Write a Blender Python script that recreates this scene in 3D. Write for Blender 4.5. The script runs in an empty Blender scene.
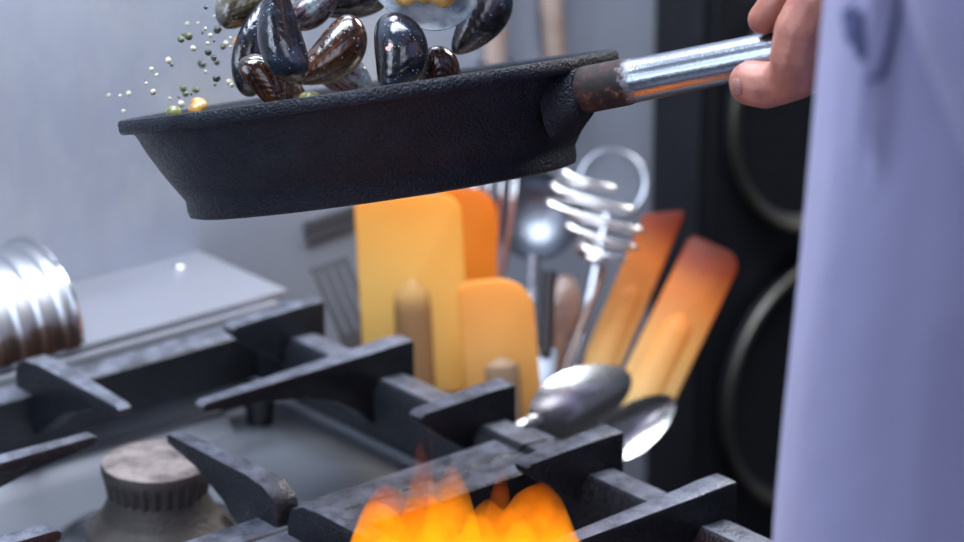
import bpy, bmesh, math, random
from mathutils import Vector, Matrix, noise
random.seed(11)
PI = math.pi
COL = bpy.context.scene.collection
PAN = ((-0.1383, 0.1507, 1.1946), (0.8072, -0.5766, 0.1265), (0.588, 0.7666, -0.2579), (0.0518, 0.2826, 0.9578))
HANDLE = ((-0.1004, 0.0262, 1.21), (-0.0576, -0.0802, 1.2462))
MUSSELS = [('M1', (-0.2069, 0.1325, 1.2407), (-0.623, 0.74, -0.255), (-0.064, -0.374, -0.925), (-0.78, -0.56, 0.28), 0.0568, 0.0263, 0), ('M2', (-0.183, 0.1911, 1.2159), (-0.924, 0.06, 0.377), (-0.381, -0.105, -0.918), (-0.015, -0.993, 0.119), 0.0571, 0.0242, 0.1), ('M2b', (-0.2106, 0.1485, 1.2085), (0.964, 0.006, 0.266), (-0.224, 0.557, 0.799), (-0.143, -0.83, 0.539), 0.0352, 0.0224, 0), ('M2c', (-0.1607, 0.1948, 1.1895), (-0.212, 0.828, -0.52), (0.129, -0.503, -0.854), (-0.969, -0.248, -0.0), 0.0346, 0.0223, 0), ('M3', (-0.163, 0.1539, 1.2167), (0.521, -0.239, -0.819), (0.806, -0.179, 0.564), (-0.281, -0.954, 0.1), 0.0501, 0.0294, 0), ('M4', (-0.1332, 0.1785, 1.1892), (0.339, -0.502, 0.796), (-0.449, 0.657, 0.606), (-0.827, -0.563, -0.003), 0.0437, 0.0269, 0), ('M5', (-0.155, 0.1069, 1.2195), (0.58, -0.814, 0.017), (0.267, 0.21, 0.94), (-0.769, -0.541, 0.34), 0.0533, 0.0309, 0.14), ('M6', (-0.126, 0.1046, 1.2071), (0.785, 0.534, -0.314), (0.188, 0.278, 0.942), (0.59, -0.799, 0.118), 0.0335, 0.0249, 0.4), ('M7', (-0.1343, 0.1058, 1.2547), (-0.375, -0.286, -0.882), (0.739, -0.666, -0.099), (-0.559, -0.689, 0.461), 0.0576, 0.0341, 0.9), ('M8', (-0.084, 0.122, 1.2313), (0.748, -0.399, -0.53), (0.549, -0.076, 0.832), (-0.372, -0.914, 0.162), 0.0507, 0.0298, 0), ('M9', (-0.131, 0.179, 1.2393), (0.33, 0.186, -0.926), (0.792, -0.589, 0.164), (-0.514, -0.787, -0.341), 0.0577, 0.0277, 0), ('M10', (-0.1733, 0.2116, 1.233), (0.251, 0.76, 0.6), (-0.793, 0.517, -0.322), (-0.555, -0.395, 0.732), 0.0399, 0.0277, 0.3), ('M12', (-0.163, 0.1658, 1.2424), (0.66, -0.011, -0.751), (-0.713, 0.307, -0.631), (0.237, 0.952, 0.195), 0.0381, 0.0207, 0.5)]
PEPPER = [((-0.2081, 0.2036, 1.2394), 0.00108, 'd'), ((-0.1749, 0.2279, 1.2333), 0.00111, 'd'), ((-0.2014, 0.2146, 1.2241), 0.0011, 'c'), ((-0.1865, 0.2396, 1.2142), 0.00087, 'd'), ((-0.178, 0.2369, 1.2152), 0.00212, 'd'), ((-0.2344, 0.1896, 1.2287), 0.00178, 'g'), ((-0.2346, 0.1819, 1.2321), 0.00201, 'g'), ((-0.1783, 0.2709, 1.2056), 0.00101, 'g'), ((-0.2167, 0.2045, 1.2175), 0.00157, 'c'), ((-0.2127, 0.1961, 1.2164), 0.00169, 'd'), ((-0.1627, 0.2763, 1.1843), 0.00231, 'd'), ((-0.1941, 0.218, 1.2057), 0.00172, 'd'), ((-0.1672, 0.2546, 1.1911), 0.00177, 'd'), ((-0.2133, 0.2344, 1.204), 0.00172, 'c'), ((-0.2011, 0.2498, 1.1961), 0.001, 'd'), ((-0.2183, 0.1808, 1.2059), 0.00179, 'd'), ((-0.1852, 0.2308, 1.1856), 0.00075, 'd'), ((-0.183, 0.2663, 1.1754), 0.00178, 'g'), ((-0.2067, 0.2284, 1.1847), 0.00148, 'g'), ((-0.1866, 0.2482, 1.1791), 0.00176, 'g'), ((-0.1997, 0.2459, 1.1777), 0.00075, 'g'), ((-0.252, 0.1918, 1.2021), 0.00154, 'c'), ((-0.2151, 0.274, 1.1766), 0.00126, 'c'), ((-0.2137, 0.2514, 1.1954), 0.00112, 'c'), ((-0.2323, 0.2181, 1.2024), 0.00097, 'c'), ((-0.2561, 0.1918, 1.2076), 0.00083, 'c'), ((-0.2166, 0.2923, 1.1717), 0.00114, 'c'), ((-0.2383, 0.2463, 1.1856), 0.00086, 'c'), ((-0.2222, 0.2691, 1.1685), 0.001, 'c'), ((-0.1894, 0.2709, 1.1695), 0.00102, 'c'), ((-0.1821, 0.2444, 1.1898), 0.001, 'c'), ((-0.1584, 0.2559, 1.1769), 0.0014, 'c'), ((-0.1952, 0.1999, 1.1939), 0.00122, 'c'), ((-0.1611, 0.2418, 1.1883), 0.00189, 'g'), ((-0.1908, 0.2136, 1.2122), 0.00147, 'g'), ((-0.1539, 0.2642, 1.1975), 0.0014, 'c'), ((-0.1517, 0.2488, 1.1901), 0.00114, 'd'), ((-0.2187, 0.1813, 1.2268), 0.00071, 'd'), ((-0.2169, 0.1874, 1.2284), 0.00107, 'c'), ((-0.2131, 0.1957, 1.2216), 0.00096, 'c'), ((-0.1663, 0.2845, 1.2072), 0.0009, 'c'), ((-0.1992, 0.225, 1.2248), 0.00073, 'c'), ((-0.1777, 0.24, 1.222), 0.00075, 'c'), ((-0.198, 0.196, 1.217), 0.00073, 'c'), ((-0.1838, 0.214, 1.2013), 0.00099, 'c'), ((-0.2139, 0.212, 1.1896), 0.00073, 'd'), ((-0.1933, 0.2024, 1.2199), 0.00085, 'c'), ((-0.2055, 0.2351, 1.1773), 0.00174, 'c')]
CHUNK = (-0.229, 0.1837, 1.1913)
PEA = (-0.2343, 0.1993, 1.1855)
ORANGE = (-0.1861, 0.201, 1.2167)
PEA2 = (-0.1579, 0.1764, 1.1849)
UT = {'S1': {'base': (0.0777, 0.3794, 0.8855), 'dir': (0.0878, 0.1849, 0.9788), 'nrm': (-0.6244, -0.7554, 0.1987), 'L': 0.1374, 'down': 0.1118, 'w': 0.0734, 'rim': (0.0709, 0.3652, 0.8104)}, 'S2': {'base': (0.1255, 0.3886, 0.8701), 'dir': (0.2195, 0.2516, 0.9426), 'nrm': (-0.6059, -0.7221, 0.3338), 'L': 0.1445, 'down': 0.1114, 'w': 0.0481, 'rim': (0.1087, 0.3694, 0.7981)}, 'S3': {'base': (0.1037, 0.3164, 0.8774), 'dir': (0.0118, 0.1385, 0.9903), 'nrm': (-0.6243, -0.7726, 0.1155), 'L': 0.0993, 'down': 0.0923, 'w': 0.0514, 'rim': (0.103, 0.3084, 0.8207)}, 'S4': {'base': (0.2095, 0.3392, 0.8788), 'dir': (0.5776, 0.0784, 0.8125), 'nrm': (-0.5326, -0.7181, 0.4479), 'L': 0.1306, 'down': 0.1261, 'w': 0.0273, 'rim': (0.1569, 0.3321, 0.8047)}, 'S5': {'base': (0.2092, 0.293, 0.8706), 'dir': (0.6181, 0.0513, 0.7844), 'nrm': (-0.5192, -0.7226, 0.4564), 'L': 0.1235, 'down': 0.1118, 'w': 0.0411, 'rim': (0.1617, 0.2891, 0.8104)}, 'SP1': {'base': (0.0787, 0.2611, 0.8988), 'dir': (0.9163, -0.2717, 0.2941), 'nrm': (-0.3524, -0.896, 0.2702), 'L': 0.0767, 'down': 0.035, 'w': 0.0441, 'rim': (0.0647, 0.3033, 0.8298)}, 'SP2': {'base': (0.1272, 0.2461, 0.8703), 'dir': (0.8539, -0.2369, 0.4634), 'nrm': (-0.5126, -0.5376, 0.6695), 'L': 0.0626, 'down': 0.035, 'w': 0.0324, 'rim': (0.1246, 0.2769, 0.8215)}, 'TURN': {'base': (0.0907, 0.4559, 0.8943), 'dir': (-0.006, 0.5988, 0.8009), 'nrm': (-0.615, -0.6338, 0.4692), 'L': 0.0657, 'down': 0.1552, 'w': 0.0316, 'rim': (0.0914, 0.3839, 0.7981)}, 'WOOD': {'base': (0.2216, 0.3933, 0.8846), 'dir': (0.4394, 0.3786, 0.8146), 'nrm': (-0.5068, -0.6443, 0.5728), 'L': 0.0493, 'down': 0.1538, 'w': 0.0278, 'rim': (0.1694, 0.3483, 0.7878)}, 'LADLE': {'base': (0.239, 0.4446, 0.9087), 'dir': (0.3914, 0.3737, 0.8409), 'nrm': (-0.5311, -0.6545, 0.5381), 'L': 0.1043, 'down': 0.1958, 'w': 0.069, 'rim': (0.1761, 0.3845, 0.7734)}, 'WHISK': {'base': (0.1624, 0.4043, 0.9035), 'dir': (0.2393, 0.2098, 0.948), 'nrm': (-0.6108, -0.7264, 0.315), 'L': 0.1289, 'down': 0.157, 'w': 0.0315, 'rim': (0.1332, 0.3787, 0.7878)}, 'SKIM': {'base': (0.314, 0.4463, 0.9471), 'dir': (0.543, 0.3324, 0.7712), 'nrm': (-0.4596, -0.651, 0.6042), 'L': 0.0637, 'down': 0.2602, 'w': 0.0502, 'rim': (0.1917, 0.3714, 0.7734)}, 'DARK': {'base': (0.189, 0.3705, 0.9295), 'dir': (0.3791, 0.3706, 0.8479), 'nrm': (-0.5372, -0.658, 0.5277), 'L': 0.0205, 'down': 0.1779, 'w': 0.0114, 'rim': (0.1348, 0.3176, 0.8083)}}
MASH = [(0.1981, 0.3652, 1.0261), (0.1971, 0.3639, 1.0256), (0.1967, 0.3622, 1.025), (0.1971, 0.36, 1.0242), (0.1983, 0.3574, 1.0232), (0.2005, 0.3543, 1.022), (0.2051, 0.3494, 1.0201), (0.2101, 0.3445, 1.0183), (0.2135, 0.3418, 1.0169), (0.2165, 0.3399, 1.0157), (0.219, 0.3388, 1.0147), (0.2211, 0.3384, 1.0139), (0.2226, 0.3387, 1.0132), (0.2234, 0.3396, 1.0127), (0.2234, 0.3412, 1.0125), (0.2226, 0.3434, 1.0124), (0.2207, 0.3462, 1.0126), (0.2176, 0.3497, 1.013), (0.2116, 0.3555, 1.0142), (0.2051, 0.3613, 1.0155), (0.2009, 0.3644, 1.0161), (0.1972, 0.3665, 1.0164), (0.1942, 0.3676, 1.0165), (0.1918, 0.3679, 1.0165), (0.1901, 0.3673, 1.0162), (0.1894, 0.3657, 1.0156), (0.1897, 0.3634, 1.0147), (0.191, 0.3603, 1.0136), (0.1934, 0.3565, 1.0123), (0.1973, 0.3518, 1.0106), (0.2046, 0.3442, 1.0079), (0.2123, 0.3367, 1.0053), (0.2174, 0.3323, 1.0035), (0.2215, 0.3293, 1.0019), (0.225, 0.3273, 1.0006), (0.2276, 0.3263, 0.9996), (0.2293, 0.3264, 0.9988), (0.23, 0.3274, 0.9984), (0.2297, 0.3294, 0.9982), (0.2281, 0.3322, 0.9983), (0.2252, 0.336, 0.9987), (0.2207, 0.3408, 0.9995), (0.2123, 0.349, 1.0014), (0.2034, 0.3571, 1.0033), (0.1978, 0.3616, 1.0042), (0.1932, 0.3645, 1.0048), (0.1895, 0.3663, 1.0051), (0.1867, 0.3669, 1.0051), (0.185, 0.3663, 1.0048), (0.1849, 0.3641, 1.004), (0.1861, 0.361, 1.0029), (0.1884, 0.3569, 1.0015), (0.192, 0.352, 0.9998), (0.197, 0.3461, 0.9978), (0.2059, 0.337, 0.9948), (0.2148, 0.3284, 0.9918), (0.2202, 0.3237, 0.9899), (0.2244, 0.3206, 0.9883), (0.2276, 0.3188, 0.9871), (0.2298, 0.3182, 0.9862), (0.2311, 0.3187, 0.9855), (0.2313, 0.3202, 0.9852), (0.2305, 0.3226, 0.9851), (0.2286, 0.3258, 0.9853), (0.2256, 0.3297, 0.9858), (0.2213, 0.3344, 0.9865), (0.2136, 0.3418, 0.9882), (0.2058, 0.3488, 0.9898), (0.2012, 0.3523, 0.9904), (0.1975, 0.3544, 0.9908), (0.1947, 0.3553, 0.9908), (0.1928, 0.3551, 0.9906), (0.1917, 0.3539, 0.9901), (0.1914, 0.352, 0.9894), (0.192, 0.3493, 0.9885), (0.1936, 0.346, 0.9873), (0.1961, 0.342, 0.9859), (0.1998, 0.3375, 0.9843), (0.2064, 0.3306, 0.9819), (0.2131, 0.3242, 0.9796), (0.217, 0.3209, 0.9781), (0.2202, 0.3188, 0.9769), (0.2226, 0.3178, 0.9759), (0.2243, 0.3178, 0.9751), (0.2253, 0.3186, 0.9746), (0.2255, 0.3201, 0.9743), (0.2249, 0.3222, 0.9741), (0.2236, 0.3249, 0.9742), (0.2214, 0.328, 0.9745), (0.2182, 0.3315, 0.9749), (0.2127, 0.337, 0.976), (0.2071, 0.3419, 0.977), (0.2036, 0.3442, 0.9774), (0.2008, 0.3455, 0.9775), (0.1986, 0.3458, 0.9774), (0.197, 0.3453, 0.9771), (0.196, 0.3441, 0.9766), (0.1955, 0.3424, 0.9761), (0.1957, 0.3402, 0.9755), (0.1966, 0.3376, 0.9747), (0.1981, 0.3347, 0.9737), (0.2005, 0.3315, 0.9726), (0.2047, 0.327, 0.9711), (0.2091, 0.3229, 0.9695), (0.2117, 0.3209, 0.9685), (0.2138, 0.3199, 0.9678), (0.2155, 0.3197, 0.9671)]
STEM = [(0.1959, 0.3447, 0.9776), (0.1962, 0.346, 0.9721), (0.1997, 0.3446, 0.9664), (0.2069, 0.341, 0.9628), (0.2116, 0.3386, 0.9572), (0.2106, 0.3395, 0.9482), (0.2033, 0.3416, 0.9306), (0.1942, 0.3437, 0.9096), (0.1787, 0.3449, 0.8752), (0.1514, 0.3453, 0.8173), (0.1432, 0.3465, 0.796), (0.1276, 0.3445, 0.7546)]
C = (-1.0514, -1.0353, 1.6151)
contrim = (0.1188, 0.3311, 0.8083)
RINGS = (((0.5846, 0.5, 0.9789), 0.1071, 0.1507), ((0.5897, 0.5, 0.7319), 0.1099, 0.1512))
HANG = [[(0.2922, 0.545, 1.1444), (0.2865, 0.545, 1.0507)], [(0.3403, 0.545, 1.1374), (0.3496, 0.545, 1.0372)]]
SLOTS = [[(0.1143, 0.56, 0.9523), (0.1638, 0.56, 0.9559)], [(0.1159, 0.56, 0.9426), (0.1598, 0.56, 0.9457)]]
FLAME = [((-0.2436, 0.0053, 1.0336), 0.0457), ((-0.2132, 0.0137, 1.047), 0.0197), ((-0.1913, 0.0143, 1.0283), 0.0291), ((-0.1949, -0.0311, 1.0433), 0.0187), ((-0.1689, -0.0334, 1.0255), 0.0478), ((-0.1958, 0.0269, 1.0471), 0.0062), ((-0.2286, -0.0094, 1.0288), 0.0436), ((-0.1929, -0.0169, 1.0177), 0.0363), ((-0.2277, 0.0362, 1.0095), 0.0363)]
STROKES = [((2.315, 1.363), (2.38, 1.355), 0.0024), ((2.35, 1.366), (2.45, 1.352), 0.0024), ((2.41, 1.367), (2.44, 1.355), 0.0024), ((2.34, 1.356), (2.41, 1.362), 0.002), ((2.595, 1.382), (2.57, 1.349), 0.0012), ((2.57, 1.349), (2.53, 1.348), 0.001)]

# ------------------------------------------------------------------ materials
def mat(name, color=(.5,.5,.5), rough=.5, metal=0., **kw):
    m = bpy.data.materials.new(name); m.use_nodes = True
    b = m.node_tree.nodes['Principled BSDF']
    b.inputs['Base Color'].default_value = (*color, 1)
    b.inputs['Roughness'].default_value = rough
    b.inputs['Metallic'].default_value = metal
    for k, v in kw.items():
        b.inputs[k.replace('_', ' ')].default_value = v
    return m

class N:
    def __init__(s, m):
        s.m = m; s.t = m.node_tree; s.b = s.t.nodes.get('Principled BSDF')
    def new(s, t, **kw):
        n = s.t.nodes.new(t)
        for k, v in kw.items(): setattr(n, k, v)
        return n
    def link(s, a, b): s.t.links.new(a, b)
    def coord(s, kind='Object'): return s.new('ShaderNodeTexCoord').outputs[kind]
    def noise(s, scale, detail=3, rough=.55, vec=None, stretch=None):
        n = s.new('ShaderNodeTexNoise'); n.inputs['Scale'].default_value = scale
        n.inputs['Detail'].default_value = detail; n.inputs['Roughness'].default_value = rough
        v = vec or s.coord()
        if stretch:
            mp = s.new('ShaderNodeMapping'); mp.inputs['Scale'].default_value = stretch
            s.link(v, mp.inputs['Vector']); v = mp.outputs[0]
        s.link(v, n.inputs['Vector']); return n.outputs['Fac']
    def ramp(s, fac, stops):
        r = s.new('ShaderNodeValToRGB'); e = r.color_ramp.elements
        while len(e) < len(stops): e.new(.5)
        for i, (p, c) in enumerate(stops):
            e[i].position = p; e[i].color = (*c, 1) if len(c) == 3 else c
        s.link(fac, r.inputs['Fac']); return r.outputs['Color']
    def mix(s, fac, a, b):
        x = s.new('ShaderNodeMix', data_type='RGBA')
        for inp, val in ((x.inputs['Factor'], fac), (x.inputs['A'], a), (x.inputs['B'], b)):
            pass
        fi, ai, bi = x.inputs[0], x.inputs[6], x.inputs[7]
        for inp, val in ((fi, fac), (ai, a), (bi, b)):
            if hasattr(val, 'is_output'): s.link(val, inp)
            elif isinstance(val, (int, float)): inp.default_value = val
            else: inp.default_value = (*val, 1)
        return x.outputs[2]
    def math(s, op, a, b=0.):
        n = s.new('ShaderNodeMath', operation=op)
        for i, v in enumerate((a, b)):
            if hasattr(v, 'is_output'): s.link(v, n.inputs[i])
            else: n.inputs[i].default_value = v
        return n.outputs[0]
    def sep(s, vec, axis):
        n = s.new('ShaderNodeSeparateXYZ'); s.link(vec, n.inputs[0]); return n.outputs[axis]
    def maprange(s, v, a, b, c=0., d=1.):
        n = s.new('ShaderNodeMapRange'); s.link(v, n.inputs[0])
        for i, q in enumerate((a, b, c, d)): n.inputs[i+1].default_value = q
        return n.outputs[0]
    def bump(s, h, strength=.3, dist=.001):
        n = s.new('ShaderNodeBump'); n.inputs['Strength'].default_value = strength
        n.inputs['Distance'].default_value = dist
        s.link(h, n.inputs['Height']); s.link(n.outputs[0], s.b.inputs['Normal'])
    def color(s, c): s.link(c, s.b.inputs['Base Color'])
    def rough(s, c): s.link(c, s.b.inputs['Roughness'])

def iron_mat(name, base, worn_or_lit, grain=900, bs=.5, r0=.32, r1=.7, up=True, spec=.5):
    m = mat(name, base, .5); n = N(m)
    a = n.noise(60, 5, .6); g = n.noise(grain, 2, .6)
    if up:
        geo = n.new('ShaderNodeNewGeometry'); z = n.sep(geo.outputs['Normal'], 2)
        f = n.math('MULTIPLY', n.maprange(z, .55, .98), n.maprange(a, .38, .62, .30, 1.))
    else:
        f = n.maprange(a, .52, .75)
    n.color(n.mix(f, base, worn_or_lit)); n.rough(n.maprange(g, .35, .65, r0, r1))
    h = n.math('ADD', g, n.math('MULTIPLY', a, 1.5)); n.bump(h, bs, .0016)
    m.node_tree.nodes['Principled BSDF'].inputs['Specular IOR Level'].default_value = spec
    return m

def steel_mat(name, color=(.55,.57,.6), rough=.3, stretch=(3, 120, 120), var=.06, metal=1.):
    m = mat(name, color, rough, metal); n = N(m)
    a = n.noise(1, 3, .6, stretch=stretch); b = n.noise(9, 4)
    n.rough(n.maprange(n.math('ADD', a, b), .7, 1.3, max(.05, rough-var), rough+var))
    n.color(n.mix(n.maprange(b, .3, .7), tuple(c*.9 for c in color), color))
    return m

IRON = iron_mat('cast_iron', (.006,.008,.013), (.18,.195,.25), 420, .6, .28, .60)  # lighter up-facing colour paints reflected light onto the grate tops
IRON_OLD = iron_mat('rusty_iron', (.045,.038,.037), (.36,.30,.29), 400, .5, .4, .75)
PANM = iron_mat('pan_iron', (.0028,.0048,.0115), (.010,.015,.027), 700, 1., .36, .60, up=False, spec=.30)
STEEL = steel_mat('brushed_steel', (.5,.53,.6), .3)
STEEL_DARK = steel_mat('dull_steel', (.20,.22,.26), .42)
CHROME = steel_mat('polished_steel', (.72,.73,.76), .14, (30,30,30), .05)
SPOONM = steel_mat('spoon_steel', (.74,.72,.70), .27, (40,40,40), .06)
WIRE = mat('bright_wire', (.85,.85,.86), .22, 1.)
BLACK = iron_mat('black_lacquer', (.006,.007,.010), (.010,.011,.014), 300, .1, .4, .6, up=False)
DARKPL = mat('dark_plastic', (.012,.012,.015), .4)

def wall_mat():
    m = mat('wall_steel', (.2,.21,.24), .55); n = N(m)
    a = n.noise(2.2, 4, .6); b = n.noise(1, 3, .6, stretch=(60, 60, 2))
    c = n.mix(n.maprange(a, .3, .7), (.24,.275,.35), (.37,.395,.46))
    n.color(n.mix(n.maprange(b, .3, .8, 0, .35), c, (.26,.268,.285)))
    n.rough(n.maprange(a, .3, .7, .5, .65)); return m
WALL = wall_mat()
FLOOR = iron_mat('floor_tile', (.05,.05,.055), (.07,.07,.075), 40, .1, .4, .6, up=False)

def tube_mat():      # steel tube with a burnt foot, along local z
    m = mat('handle_steel', (.6,.62,.66), .25, 1.); n = N(m)
    z = n.sep(n.coord(), 2)
    w = n.math('ADD', z, n.math('MULTIPLY', n.noise(260, 4, .65), .014))
    f = n.maprange(w, .042, .049)
    br = n.ramp(n.noise(170, 5, .6), [(.38,(.004,.0035,.004)), (.56,(.022,.008,.007)), (.66,(.09,.032,.018)), (.76,(.28,.20,.11))])
    st = n.mix(n.maprange(n.noise(1,3,.6,stretch=(500,500,6)), .35, .7), (.20,.215,.245), (.36,.38,.42))
    n.color(n.mix(f, br, st))
    n.link(n.maprange(f, 0, 1, .1, 1.), n.b.inputs['Metallic'])
    n.rough(n.maprange(f, 0, 1, .75, .25)); n.bump(n.noise(400, 3), .25, .0006)
    return m
TUBE = tube_mat()

def rubber_mat(name, stops, L, trans=.5):
    m = mat(name, (.8,.5,.15), .45); n = N(m)
    z = n.sep(n.coord(), 2)
    f = n.math('ADD', n.maprange(z, 0, L), n.math('MULTIPLY', n.math('SUBTRACT', n.noise(30, 3), .5), .18))
    c = n.ramp(f, stops); n.color(c)
    n.b.inputs['Specular IOR Level'].default_value = .3
    t = n.new('ShaderNodeBsdfTranslucent'); n.link(c, t.inputs[0])
    mx = n.new('ShaderNodeMixShader'); mx.inputs[0].default_value = trans
    o = n.t.nodes['Material Output']
    n.link(n.b.outputs[0], mx.inputs[1]); n.link(t.outputs[0], mx.inputs[2]); n.link(mx.outputs[0], o.inputs[0])
    return m

def shell_mat(name, dark, streak, worn_or_lit, wornamt=.5):
    m = mat(name, dark, .2); n = N(m)
    g = n.coord('Generated')
    d = n.new('ShaderNodeVectorMath', operation='DISTANCE'); n.link(g, d.inputs[0]); d.inputs[1].default_value = (.5, -.05, .3)
    dist = d.outputs['Value']
    w = n.math('ADD', n.math('MULTIPLY', dist, 55.), n.math('MULTIPLY', n.noise(90, 4), 5.))
    rings = n.math('SINE', w)
    lon = n.noise(1, 4, .6, vec=g, stretch=(16, 1.5, 3))
    big = n.noise(55, 4, .65)
    c = n.mix(n.maprange(lon, .42, .68), dark, streak)
    c = n.mix(n.math('MULTIPLY', n.maprange(rings, -.2, 1., 0, .5), n.maprange(lon, .3, .7)), c, streak)
    c = n.mix(n.math('MULTIPLY', n.maprange(big, .5, .72), wornamt), c, worn_or_lit)
    n.color(c)
    n.rough(n.maprange(n.noise(500, 3), .35, .65, .06, .20))
    n.b.inputs['Coat Weight'].default_value = .7; n.b.inputs['Coat Roughness'].default_value = .08
    n.bump(n.math('ADD', n.math('MULTIPLY', rings, .25), n.math('MULTIPLY', n.noise(300, 3, .6), 1.3)), .42, .0007)
    vo = n.new('ShaderNodeTexVoronoi'); vo.inputs['Scale'].default_value = 420; n.link(n.coord(), vo.inputs['Vector'])
    dots = n.math('MULTIPLY', n.maprange(vo.outputs['Distance'], .16, .10), n.maprange(n.noise(70, 2), .5, .58))
    n.link(n.mix(n.math('MULTIPLY', dots, .8), c, (.55,.60,.66)), n.b.inputs['Base Color'])
    return m
SH_BLUE = shell_mat('shell_blue', (.003,.004,.008), (.018,.012,.011), (.03,.055,.10), .55)
SH_BROWN = shell_mat('shell_brown', (.006,.004,.004), (.075,.026,.011), (.02,.017,.02), .4)
SH_PURPLE = shell_mat('shell_purple', (.010,.010,.016), (.15,.08,.10), (.16,.26,.28), .7)
SH_OLIVE = shell_mat('shell_olive', (.018,.016,.010), (.10,.08,.045), (.20,.20,.17), .6)
def nacre():
    m = mat('nacre', (.4,.45,.52), .22); n = N(m)
    n.color(n.ramp(n.noise(70, 4), [(.3,(.16,.20,.27)), (.5,(.45,.50,.56)), (.7,(.72,.74,.76))]))
    n.b.inputs['Coat Weight'].default_value = .6; n.bump(n.noise(240, 3), .3, .0008); return m
NACRE = nacre()
def food(name, stops, sc=140, rough=.3):
    m = mat(name, stops[0][1], rough); n = N(m)
    n.color(n.ramp(n.noise(sc, 4), stops)); n.b.inputs['Coat Weight'].default_value = .4
    n.b.inputs['Subsurface Weight'].default_value = .15
    n.b.inputs['Subsurface Radius'].default_value = (.004,.002,.001)
    n.bump(n.noise(sc*2, 3), .4, .001); return m
MEAT = food('mussel_meat', [(.3,(.22,.09,.015)), (.5,(.46,.24,.05)), (.7,(.62,.42,.16))])
MEAT_OR = food('orange_meat', [(.3,(.35,.10,.01)), (.6,(.70,.27,.03))])
PC_D = food('pepper_dark', [(.35,(.008,.010,.010)), (.65,(.035,.045,.035))], 500)
PC_G = food('pepper_green', [(.35,(.03,.035,.012)), (.65,(.12,.13,.05))], 500)
PC_C = food('pepper_cream', [(.35,(.34,.32,.20)), (.65,(.66,.63,.50))], 500)
PEAM = food('pea_green', [(.35,(.10,.11,.03)), (.65,(.26,.25,.08))], 200)
SAUCE = food('sauce', [(.35,(.035,.022,.012)), (.65,(.09,.06,.03))], 60)

def skin_mat():
    m = mat('skin', (.5,.25,.18), .42); n = N(m)
    c = n.ramp(n.noise(55, 4), [(.3,(.26,.085,.062)), (.55,(.36,.145,.105)), (.75,(.44,.21,.155))])
    n.color(c); n.b.inputs['Subsurface Weight'].default_value = .25
    n.b.inputs['Subsurface Radius'].default_value = (.006,.002,.001)
    n.bump(n.noise(420, 4, .6), .35, .0008); return m
SKIN = skin_mat()
NAILM = mat('nail', (.50,.27,.23), .28)
def cloth_mat(name, a, b, sc=9, fine=1400):
    m = mat(name, a, .85); n = N(m)
    n.color(n.mix(n.maprange(n.noise(sc, 3), .3, .7), a, b))
    n.b.inputs['Sheen Weight'].default_value = .15
    h = n.math('ADD', n.math('MULTIPLY', n.noise(14, 3), 3.), n.math('MULTIPLY', n.noise(fine, 1), .12)); n.bump(h, .35, .003); return m
JACKET = cloth_mat('jacket_cotton', (.225,.218,.375), (.245,.237,.40))
TROUS = cloth_mat('trouser_cotton', (.02,.02,.025), (.03,.03,.036))
THREAD = mat('navy_thread', (.05,.06,.16), .8)
HAIRM = cloth_mat('hair', (.015,.010,.008), (.03,.02,.015), 60, 900)
WOODM = food('worn_wood', [(.3,(.10,.045,.03)), (.7,(.22,.11,.075))], 60, .6)
PINKW = food('pale_wood', [(.3,(.30,.22,.18)), (.7,(.42,.33,.28))], 40, .6)

LEDGEM = steel_mat('ledge_steel', (.37,.39,.45), .34, (6,30,30), .05, .45)
TRAYM = steel_mat('tray_steel', (.33,.36,.42), .36, (8,14,14), .08, .6)
SLOTM = mat('slot_grey', (.07,.075,.085), .6)
BLACKST = steel_mat('blackened_steel', (.07,.075,.085), .5, (30,30,30))
RINGM = steel_mat('dull_ring', (.13,.125,.11), .5, (20,20,20))
# ------------------------------------------------------------------ mesh helpers
def link(name, me, m=None, parent=None):
    o = bpy.data.objects.new(name, me); COL.objects.link(o)
    if m is not None:
        for q in (m if isinstance(m, (list, tuple)) else [m]): me.materials.append(q)
    if parent is not None: o.parent = parent
    return o
def finish(name, bm, m, parent=None, smooth=True, angle=40):
    bmesh.ops.recalc_face_normals(bm, faces=bm.faces)
    me = bpy.data.meshes.new(name); bm.to_mesh(me); bm.free()
    if smooth:
        for p in me.polygons: p.use_smooth = True
        if angle: me.set_sharp_from_angle(angle=math.radians(angle))
    return link(name, me, m, parent)
def empty(name, loc=(0,0,0), rot=None):
    o = bpy.data.objects.new(name, None); COL.objects.link(o); o.empty_display_size = .02
    if rot is not None: o.matrix_world = Matrix.Translation(loc) @ rot.to_4x4()
    else: o.location = loc
    return o
def tag(o, label=None, cat=None, group=None, kind=None):
    if label: o['label'] = label
    if cat: o['category'] = cat
    if group: o['group'] = group
    if kind: o['kind'] = kind
    return o
def frame(x, y, z):
    return Matrix((x, y, z)).transposed()
def box(bm, x0, x1, y0, y1, z0, z1, bev=0., seg=2):
    r = bmesh.ops.create_cube(bm, size=1)
    vs = r['verts']
    for v in vs:
        v.co = Vector((x0 if v.co.x < 0 else x1, y0 if v.co.y < 0 else y1, z0 if v.co.z < 0 else z1))
    if bev:
        es = list({e for v in vs for e in v.link_edges})
        bmesh.ops.bevel(bm, geom=es, offset=bev, segments=seg, affect='EDGES', profile=.5)
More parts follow.
